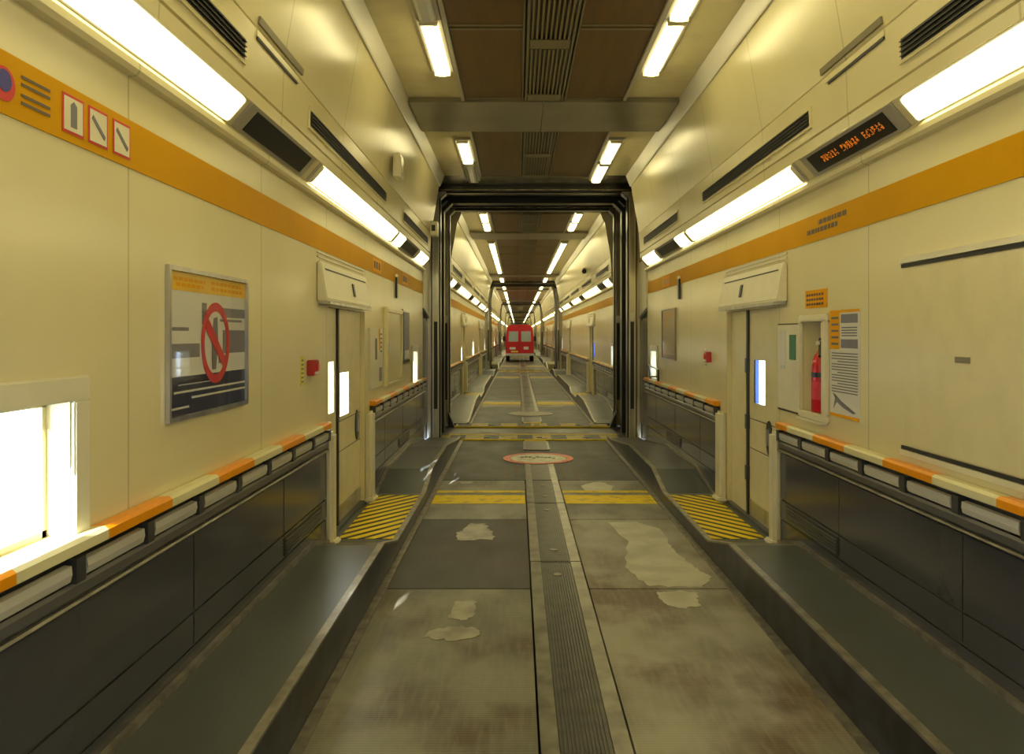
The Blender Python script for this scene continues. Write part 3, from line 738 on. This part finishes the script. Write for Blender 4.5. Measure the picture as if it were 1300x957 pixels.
# stickers on the left orange band
for i, yy in enumerate((2.86, 3.03, 3.21)):
    r = thing('pictogram_sticker', f"white square pictogram sticker on left orange band, {['first','second','third'][i]} from the logo", 'sticker', (X(-1, W0), yy, 2.69))
    on_wall(B(), -1, yy-.07, yy+.07, 2.625, 2.765, .0065, .0075).build('border', M['posterred'], r)
    on_wall(B(), -1, yy-.06, yy+.06, 2.635, 2.755, .008, .009).build('face', M['white'], r)
    q = B()
    if i: q.prism_x([(yy-.05, 2.72), (yy-.04, 2.735), (yy+.05, 2.67), (yy+.04, 2.655)], X(-1, W0-.0095), X(-1, W0-.0105))
    else: q.prism_x([(yy-.02, 2.65), (yy-.02, 2.73), (yy+.0, 2.745), (yy+.02, 2.73), (yy+.02, 2.65)], X(-1, W0-.0095), X(-1, W0-.0105))
    q.build('symbol', M['pgrey'], r)
r = thing('logo_sticker', 'round red and blue logo with dark text lines on left orange band', 'sticker', (X(-1, W0), 2.5, 2.69))
m = B(); m.prism_x([(2.475+.055*math.cos(t), 2.69+.055*math.sin(t)) for t in [2*math.pi*i/24 for i in range(24)]], X(-1, W0-.0065), X(-1, W0-.0075)); m.build('disc', M['posterred'], r)
m = B(); m.prism_x([(2.475+.035*math.cos(t), 2.70+.035*math.sin(t)) for t in [2*math.pi*i/24 for i in range(24)]], X(-1, W0-.008), X(-1, W0-.009)); m.build('inner_disc', M['bluelogo'], r)
m = B()
for z in (2.735, 2.71, 2.675, 2.65): on_wall(m, -1, 2.56, 2.72, z, z+.010, .0065, .0075)
m.build('text_lines', M['rust'], r)
# writing on the right band
r = thing('band_lettering', 'two lines of dark worn lettering on right orange band', 'lettering', (X(1, W0), 5.65, 2.69))
for li, (z, a, b) in enumerate(((2.71, 5.30, 5.80), (2.655, 5.45, 6.02))):
    m = B(); yy = a; rr = random.Random(li+2)
    while yy < b: w = rr.uniform(.03, .07); on_wall(m, 1, yy, min(yy+w, b), z, z+.035, .0065, .0075); yy += w+.016
    m.build('text_line', M['rust'], r)
for s, yy, nm in ((1, 11.75, 'pale worn symbols at the portal end of right orange band'), (-1, 9.05, 'dark worn symbols on left orange band past the door'), (-1, 11.3, 'dark orange square sticker at portal end of left orange band')):
    r = thing('band_symbol', nm, 'sticker', (X(s, W0), yy, 2.69))
    on_wall(B(), s, yy-.28, yy+.28, 2.62, 2.77, .0065, .0075).build('backing', M['osign'], r)
    m = B()
    for q in (-.2, -.06, .1): on_wall(m, s, yy+q, yy+q+.09, 2.655, 2.735, .008, .009)
    m.build('symbols', M['faded'] if s > 0 else M['rust'], r)
# call boxes and lime labels beside them
for s, yy in ((-1, 6.12), (1, 9.08)):
    tag(mk_callbox(s)((X(s, W0), yy, 1.645)), f"small red alarm call box on {SN[s]} wall {'before' if s<0 else 'past'} the door", 'alarm')
    r = thing('side_label', f"narrow lime label strip beside the red call box on {SN[s]} wall", 'label', (X(s, W0), yy-.22*(1 if s<0 else -1), 1.62))
    c = yy-.2 if s < 0 else yy+.2
    on_wall(B(), s, c-.04, c+.04, 1.52, 1.74, .001, .004).build('strip', M['yellowlab'] if s < 0 else M['ringcream'], r)
    m = B()
    for i in range(6): on_wall(m, s, c-.028, c+.028, 1.54+i*.032, 1.555+i*.032, .0045, .0055)
    m.build('letters', M['moss'], r)
# control panel past the left door, tall locker, dark framed poster
r = thing('control_board', 'pale control panel with orange strip past the left door', 'control panel', (X(-1, W0), 8.95, 1.6))
on_wall(B(), -1, 8.55, 9.35, 1.30, 1.98, .001, .02).build('face', M['white'], r, bevel=.004)
on_wall(B(), -1, 8.86, 8.95, 1.62, 1.86, .021, .026).build('dark_slot', M['moss'], r)
on_wall(B(), -1, 9.08, 9.15, 1.72, 1.97, .021, .024).build('orange_strip', M['osign'], r)
m = B()
for i in range(5): on_wall(m, -1, 9.18, 9.30, 1.70+i*.05, 1.715+i*.05, .021, .023)
m.build('small_text', M['ink'], r)
on_wall(B(), -1, 9.12, 9.30, 1.36, 1.52, .021, .024).build('dark_drawing', M['pgrey'], r)
r = thing('wall_locker', 'tall pale locker door with raised frame on left wall', 'locker', (X(-1, W0), 10.2, 1.75))
f = B()
for q in ((9.55, 10.85, 2.18, 2.24), (9.55, 10.85, 1.27, 1.31), (9.55, 9.66, 1.31, 2.18), (10.79, 10.85, 1.31, 2.18)): on_wall(f, -1, *q, .001, .045)
f.build('frame', M['cream'], r, bevel=.006)
d = on_wall(B(), -1, 9.67, 10.78, 1.315, 2.175, .001, .025).build('door', M['wall'], r)
on_wall(B(), -1, 9.75, 9.80, 1.68, 1.80, .026, .04).build('handle', M['steel'], d)
r = thing('dark_poster', 'narrow dark framed poster by the left portal end', 'poster', (X(-1, W0), 11.3, 1.87))
on_wall(B(), -1, 10.98, 11.62, 1.50, 2.26, .001, .03).build('frame', M['darksteel'], r, bevel=.004)
on_wall(B(), -1, 11.02, 11.58, 1.54, 2.22, .031, .034).build('sheet', M['pgrey'], r)
on_wall(B(), -1, 11.08, 11.5, 1.56, 1.68, .0345, .036).build('print_block', M['paper'], r)
# black slots in both bands
for s, yy in ((-1, 10.45), (1, 10.75)):
    r = thing('sensor_bar', f"slim black upright bar crossing the {SN[s]} orange band", 'sensor', (X(s, W0), yy, 2.52))
    on_wall(B(), s, yy-.045, yy+.045, 2.385, 2.66, .006, .03).build('bar', M['black'], r, bevel=.004)
    on_wall(B(), s, yy-.06, yy+.06, 2.665, 2.70, .006, .035).build('cap', M['cream'], r)
# right wall: tan framed poster, big hatch panel, cabinet, extinguisher, signs
r = thing('tan_poster', 'thin framed tan poster on right wall by the near portal', 'poster', (X(1, W0), 11.5, 1.9))
f = B(); ya, yb2, za, zb = 11.02, 12.05, 1.54, 2.28
for q in ((ya, yb2, zb-.02, zb), (ya, yb2, za, za+.02), (ya, ya+.02, za+.02, zb-.02), (yb2-.02, yb2, za+.02, zb-.02)): on_wall(f, 1, *q, .001, .02)
f.build('frame', M['trimo'], r)
on_wall(B(), 1, ya+.021, yb2-.021, za+.021, zb-.021, .001, .006).build('sheet', M['tan'], r)
on_wall(B(), 1, ya+.021, yb2-.021, za+.021, zb-.021, .010, .012).build('cover_glass', M['cover'], r)
r = thing('access_hatch', 'large flush cream access hatch with dark top and bottom joints on right wall', 'hatch', (X(1, W0), 3.4, 1.8))
on_wall(B(), 1, 2.1, 4.50, 1.275, 2.275, .001, .012).build('hatch_door', M['cream'], r)
on_wall(B(), 1, 2.1, 4.54, 2.285, 2.305, .001, .010).build('top_joint', M['groove'], r)
on_wall(B(), 1, 2.1, 4.54, 2.307, 2.34, .001, .022).build('top_lip', M['white'], r)
on_wall(B(), 1, 2.1, 4.54, 1.245, 1.265, .001, .010).build('bottom_joint', M['groove'], r)
on_wall(B(), 1, 2.1, 4.54, 1.215, 1.243, .001, .018).build('bottom_lip', M['white'], r)
on_wall(B(), 1, 3.84, 3.97, 1.76, 1.79, .013, .017).build('maker_plate', M['trimo'], r)
r = thing('control_cabinet', 'flush cream cabinet door with green label beside the fire extinguisher', 'cabinet', (X(1, W0), 6.4, 1.63))
on_wall(B(), 1, 6.17, 6.68, 1.29, 1.98, .001, .014).build('cabinet_door', M['white'], r)
m = B()
for q in ((6.17, 6.70, 1.985, 1.992), (6.17, 6.70, 1.27, 1.283)): on_wall(m, 1, *q, .001, .006)
m.build('joint', M['groove'], r)
on_wall(B(), 1, 6.24, 6.38, 1.70, 1.90, .015, .02).build('green_label', M['green'], r)
m = B(); on_wall(m, 1, 6.47, 6.62, 1.66, 1.94, .015, .017); m.build('notice', M['paper'], r)
on_wall(B(), 1, 6.49, 6.60, 1.62, 1.65, .015, .018).build('pale_switch', M['deadtube'], r)
# extinguisher niche
r = thing('extinguisher_niche_frame', 'pale raised surround of the niche that holds the extinguisher', 'frame', (X(1, W0), 5.9, 1.65))
f = B()
for q in ((5.60, 6.155, 2.0, 2.05), (5.60, 6.155, 1.27, 1.32), (5.60, 5.69, 1.32, 2.0), (6.11, 6.155, 1.32, 2.0)): on_wall(f, 1, *q, .001, .03)
f.build('surround', M['white'], r, bevel=.008)
on_wall(B(), 1, 5.64, 6.13, 1.255, 1.268, .001, .05).build('ledge', M['white'], r)
r = thing('fire_extinguisher', 'red fire extinguisher standing in the niche on right wall', 'fire extinguisher', (X(1, 1.985), 5.88, 1.321))
c = (X(1, 1.968), 5.87, 1.321)
B().lathe(c, [(.03,.0),(.07,.004),(.074,.02),(.074,.33),(.07,.38),(.05,.43),(.028,.455),(.026,.47)], 24).build('cylinder', M['ext'], r, smooth=True)
B().lathe(c, [(.0755,.265),(.0755,.30)], 24).build('black_band', M['black'], r)
B().tube((c[0], c[1], c[2]+.47), (c[0], c[1], c[2]+.53), .022).build('valve', M['black'], r)
m = B(); m.prism_x([(c[1]-.07, c[2]+.545), (c[1]+.03, c[2]+.535), (c[1]+.03, c[2]+.55), (c[1]-.075, c[2]+.575)], c[0]-.012, c[0]+.012); m.build('lever', M['black'], r)
B().tube((c[0]-.02, c[1]-.02, c[2]+.50), (c[0]-.045, c[1]-.075, c[2]+.42), .012).build('hose', M['black'], r)
B().lathe(c, [(.0752,.10),(.0752,.23)], 24).build('label', M['posterred'], r)
B().tube((c[0]-.02, c[1], c[2]+.515), (c[0]-.04, c[1], c[2]+.515), .016).build('gauge', M['paper'], r)
r = thing('orange_sign', 'small orange sign with dark lettering above the fire extinguisher', 'sign', (X(1, W0), 5.85, 2.16))
on_wall(B(), 1, 5.64, 6.06, 2.10, 2.235, .001, .006).build('plate', M['osign'], r)
m = B()
for i, z in enumerate((2.19, 2.155, 2.12)):
    yy = 5.70
    while yy < 6.0: on_wall(m, 1, yy, yy+.035, z, z+.018, .0065, .008); yy += .05
m.build('letters', M['rust'], r)
r = thing('instruction_notice', 'tall paper notice with orange edge and text beside the fire extinguisher', 'notice', (X(1, W0), 5.32, 1.7))
ya, yb2, za, zb = 5.10, 5.585, 1.335, 2.07
on_wall(B(), 1, ya, yb2, za, zb, .001, .004).build('sheet', M['paper'], r)
on_wall(B(), 1, yb2-.17, yb2, zb-.27, zb, .0045, .006).build('orange_corner', M['osign'], r)
on_wall(B(), 1, ya, yb2, zb-.018, zb, .0065, .0075).build('orange_top_edge', M['osign'], r)
on_wall(B(), 1, ya, yb2, za, za+.02, .0045, .006).build('orange_bottom_edge', M['osign'], r)
on_wall(B(), 1, ya+.03, yb2-.19, zb-.09, zb-.03, .0045, .006).build('dark_heading', M['pgrey'], r)
on_wall(B(), 1, ya+.03, yb2-.19, zb-.26, zb-.20, .0045, .006).build('dark_heading', M['pgrey'], r)
m = B()
for i in range(4): on_wall(m, 1, ya+.04, yb2-.2, zb-.125-i*.018, zb-.117-i*.018, .0045, .0055)
for i in range(15): on_wall(m, 1, ya+.03, yb2-.03-(.1 if i % 4 == 3 else 0), zb-.30-i*.019, zb-.293-i*.019, .0045, .0055)
for i in range(5): on_wall(m, 1, yb2-.15, yb2-.03, zb-.24+i*.045, zb-.225+i*.045, .0065, .0075)
m.build('text_lines', M['ink'], r)
m = B(); m.prism_x([(yb2-.06, za+.05), (yb2-.10, za+.15), (yb2-.05, za+.16), (yb2-.20, za+.11), (ya+.06, za+.05), (ya+.1, za+.04), (yb2-.22, za+.07), (yb2-.12, za+.10)], X(1, W0-.0045), X(1, W0-.0055)); m.build('dark_drawing', M['pgrey'], r)
# flaps with finger slots on both upper walls
for s in (-1, 1):
    r = thing('wall_flap', f"narrow hinged flap with dark slots high on {SN[s]} wall between two vents", 'flap', (X(s, 1.77), 4.9, 3.6))
    q = lambda z, n: (X(s, wslope(z)-n), z)
    B().prism([q(3.66,.002), q(3.66,.014), q(3.70,.014), q(3.70,.002)], 4.45, 5.35).build('upper_slot', M['trimo'], r)
    B().prism([q(3.57,.002), q(3.57,.010), q(3.585,.010), q(3.585,.002)], 4.45, 5.25).build('lower_slot', M['groove'], r)
    B().prism([q(3.59,.002), q(3.59,.008), q(3.625,.008), q(3.625,.002)], 4.45, 5.30).build('lid', M['cream'], r)
# speaker box, camera boxes
r = thing('speaker_box', 'small cream speaker box high on left wall above the vents', 'speaker', (X(-1, 1.74), 9.0, 3.8))
B().box(X(-1, 1.70), X(-1, 1.62), 8.85, 9.12, 3.68, 3.95).build('case', M['white'], r, bevel=.01)
B().box(X(-1, 1.618), X(-1, 1.612), 8.89, 9.08, 3.72, 3.91).build('grille', M['cream'], r)
r = thing('camera_box', 'small cream camera box with black lens at left portal edge', 'camera', (X(-1, 1.75), 13.3, 3.66))
B().box(X(-1, 1.76), X(-1, 1.64), 13.12, 13.4, 3.56, 3.80).build('case', M['white'], r, bevel=.01)
B().box(X(-1, 1.73), X(-1, 1.67), 13.105, 13.118, 3.63, 3.73).build('lens_window', M['black'], r)
r = thing('dome_camera', 'black camera high on right wall of the second carriage', 'camera', (X(1, 1.74), 23.4, 3.78))
B().box(X(1, 1.72), X(1, 1.62), 23.2, 23.55, 3.72, 3.88).build('case', M['cream'], r, bevel=.01)
B().tube((X(1, 1.65), 23.19, 3.78), (X(1, 1.65), 23.05, 3.76), .07).build('lens', M['black'], r)
# pale cut-off panels under the light ends, with valve and pipes by the right portal end
for s in (-1, 1):
    r = thing('end_closure', f"pale panel cut on the slant between {SN[s]} wall end and the near portal", 'panel', (X(s, 1.9), 13.9, 2.7))
    x0, x1 = X(s, 1.955), X(s, 1.90)
    m = B(); m.prism_x([(13.47, 2.36), (14.35, 2.20), (14.35, 3.20), (13.47, 3.20)], x0, x1); m.build('sheet', M['deadtube'] if False else M['white'], r)
    m = B(); m.box(X(s, 1.955), X(s, 1.94), 13.47, 14.35, .30, 2.15); m.build('lower_sheet', M['darksteel'], r)
r = thing('hand_valve', 'black hand valve with bent pipes on top of right rail by portal', 'valve', (X(1, 1.88), 12.6, 1.18))
B().tube((X(1, 1.88), 12.2, 1.183), (X(1, 1.88), 12.2, 1.36), .014).build('upright_pipe', M['black'], r)
B().tube((X(1, 1.88), 12.2, 1.36), (X(1, 1.86), 12.95, 1.40), .012).build('bent_pipe', M['steel'], r)
B().tube((X(1, 1.88), 12.9, 1.183), (X(1, 1.86), 12.95, 1.40), .014).build('upright_pipe', M['black'], r)
B().tube((X(1, 1.88), 12.25, 1.25), (X(1, 1.87), 12.85, 1.22), .012).build('cross_pipe', M['black'], r)
# bare patches on the floor plates
def ragged(pts, seed, z0=.001, z1=.003):
    """worn patch: the outline broken into short uneven steps"""
    rr = random.Random(seed); out = []
    for (x0, y0), (x1, y1) in zip(pts, pts[1:]+pts[:1]):
        n = 6; l = math.hypot(x1-x0, y1-y0); j = min(.018, l*.08)
        for k in range(n): out.append((x0+(x1-x0)*k/n+rr.uniform(-j, j), y0+(y1-y0)*k/n+rr.uniform(-j, j)*1.6))
    return B().prism_z(out, z0, z1)
PATCH = [
    ([(-0.571, 7.291), (-0.575, 7.581), (-0.521, 7.657), (-0.483, 7.922), (-0.325, 7.936), (-0.276, 7.657), (-0.23, 7.619), (-0.22, 7.291)], 'pale bare patch on dark left floor plate'),
    ([(0.81, 9.936), (0.948, 10.089), (1.065, 10.202), (1.215, 9.871), (1.117, 9.562), (0.831, 9.463)], 'pale scuffed patch on right plate near the red ringed sign'),
    ([(-0.756, 10.179), (-0.588, 10.202), (-0.587, 10.045), (-0.723, 10.023)], 'small pale scuff on left plate near the dark mat'),
    ([(-0.439, 5.596), (-0.302, 5.644), (-0.281, 5.347), (-0.356, 5.237), (-0.469, 5.286)], 'square pale scrape on near left floor plate'),
    ([(-0.603, 4.943), (-0.565, 5.063), (-0.424, 5.137), (-0.25, 5.08), (-0.235, 4.97), (-0.404, 4.89)], 'wide pale scrape on near left plate below the square one'),
    ([(0.916, 7.978), (1.014, 7.256), (0.886, 6.439), (0.971, 5.976), (1.213, 5.945), (1.383, 5.93), (1.52, 6.137), (1.464, 6.394), (1.417, 6.674), (1.373, 7.088), (1.408, 7.683), (1.201, 8.005)], 'large pale worn patch on right stained plate'),
    ([(1.029, 5.809), (1.167, 5.839), (1.318, 5.809), (1.284, 5.508), (1.137, 5.462), (1.039, 5.542)], 'pale worn patch just over the joint on near right plate'),
]
for i, (pts, lab) in enumerate(PATCH):
    tag(ragged(pts, i+11).build('worn_patch', M['palepatch' if 'right' in lab else 'patch']), lab, 'floor mark')
for i, (xx, yy) in enumerate(((-.16, 10.85), (-.02, 11.0), (.62, 10.9), (.80, 10.75))):
    tag(B().box(xx-.02, xx+.02, yy-.45, yy+.45, .001, .0025).build('scuff_stripe', M['rust']), f"short brown lengthwise scuff on dark mat, {ORD[i]} across from the left", 'floor mark')
# pale kerb blocks at the start of the third carriage
for s in (-1, 1):
    b = B().prism_x([(42.65, .04), (43.5, .25), (43.5, .42), (42.9, .42), (42.65, .30)], X(s, 1.36), X(s, 1.80)).build('kerb_block', M['blockcream'], bevel=.03)
    tag(b, f"pale rounded kerb block on {SN[s]} walkway beyond the second portal", 'kerb block')

# ------------------------------------------------------------------ the red van
vx, vy = .16, 56.0
v = thing('van', 'red panel van parked in the middle lane far down the train', 'van', (vx, vy, 0))
prof = [(-.99,.42), (-1.0,.7), (-1.0,1.35), (-.965,1.9), (-.90,2.40), (-.80,2.56), (-.6,2.62), (.6,2.62), (.80,2.56), (.90,2.40), (.965,1.9), (1.0,1.35), (1.0,.7), (.99,.42)]
B().prism([(vx+a, z) for a, z in prof], vy, vy+5.3).build('body', M['vanred'], v, bevel=.03)
for s in (-1, 1):
    d = B().prism([(vx+s*.02,.62), (vx+s*.90,.62), (vx+s*.91,1.4), (vx+s*.86,2.34), (vx+s*.02,2.36)], vy-.03, vy-.002).build('rear_door', M['vanred'], v)
    B().prism([(vx+s*.11,1.42), (vx+s*.80,1.42), (vx+s*.77,2.14), (vx+s*.11,2.14)], vy-.042, vy-.031).build('door_window', M['vanglass'], d)
    B().box(vx+s*.06, vx+s*.16, vy-.055, vy-.031, 1.08, 1.14).build('door_handle', M['black'], d)
    B().box(vx+s*.905, vx+s*.985, vy-.035, vy-.002, .95, 1.55).build('tail_lamp', M['tail'], v)
    for yy in (vy+.75, vy+4.3):
        w = B().tube((vx+s*.99, yy, .34), (vx+s*.76, yy, .34), .34, n=24).build('wheel', M['tyre'], v)
        B().tube((vx+s*1.0, yy, .34), (vx+s*.985, yy, .34), .2, n=18).build('hub_cap', M['chrome'], w)
    B().tube((vx+s*1.02, vy+4.4, 1.55), (vx+s*1.13, vy+4.4, 1.55), .02).build('mirror_arm', M['black'], v)
    B().box(vx+s*1.08, vx+s*1.28, vy+4.35, vy+4.45, 1.42, 1.78).build('mirror', M['black'], v, bevel=.02)
B().box(vx-.012, vx+.012, vy-.034, vy-.002, .62, 2.36).build('door_gap', M['black'], v)
B().box(vx-.97, vx+.97, vy-.16, vy-.035, .42, .58).build('bumper', M['chrome'], v, bevel=.03)
B().box(vx-.62, vx-.12, vy-.045, vy-.031, .66, .77).build('number_plate', M['plateyel'], v)
B().box(vx-.12, vx+.12, vy-.02, vy-.001, 2.46, 2.53).build('high_brake_lamp', M['tail'], v)
B().box(vx-.72, vx-.3, vy-.046, vy-.031, .86, 1.02).build('white_badge', M['paper'], v)
B().box(vx+.28, vx+.62, vy-.046, vy-.031, .86, 1.06).build('white_badge', M['paper'], v)

# ------------------------------------------------------------------ light, sky, camera
sun = bpy.data.lights.new('sun', 'SUN'); sun.energy = 70; sun.angle = .01; sun.color = (1, .98, .95)
so = bpy.data.objects.new('sun', sun); COL.objects.link(so)
so.rotation_euler = Vector((.8, 3.0, -1.4)).to_track_quat('-Z', 'Y').to_euler(); so.location = (-8, -10, 8)
w = bpy.data.worlds.new('sky'); scn.world = w; w.use_nodes = True
bg = w.node_tree.nodes['Background']; bg.inputs[0].default_value = (.72, .83, 1., 1); bg.inputs[1].default_value = 12.0
cam = bpy.data.cameras.new('camera'); co = bpy.data.objects.new('camera', cam); COL.objects.link(co); scn.camera = co
co.location = (0, 0, 1.9); co.rotation_euler = (math.radians(90), 0, 0)
cam.sensor_width = 36; cam.lens = 1000/1300*36; cam.shift_x = -7/1300; cam.shift_y = -53.5/1300; cam.clip_start = .05; cam.clip_end = 400
scn.view_settings.view_transform = 'Standard'; scn.view_settings.look = 'None'; scn.view_settings.gamma = 1; scn.view_settings.use_curve_mapping = False
scn.view_settings.exposure = -.16
scn.cycles.use_denoising = True; scn.cycles.max_bounces = 8; scn.cycles.diffuse_bounces = 5; scn.cycles.glossy_bounces = 4; scn.cycles.transparent_max_bounces = 8
scn.cycles.sample_clamp_indirect = 6
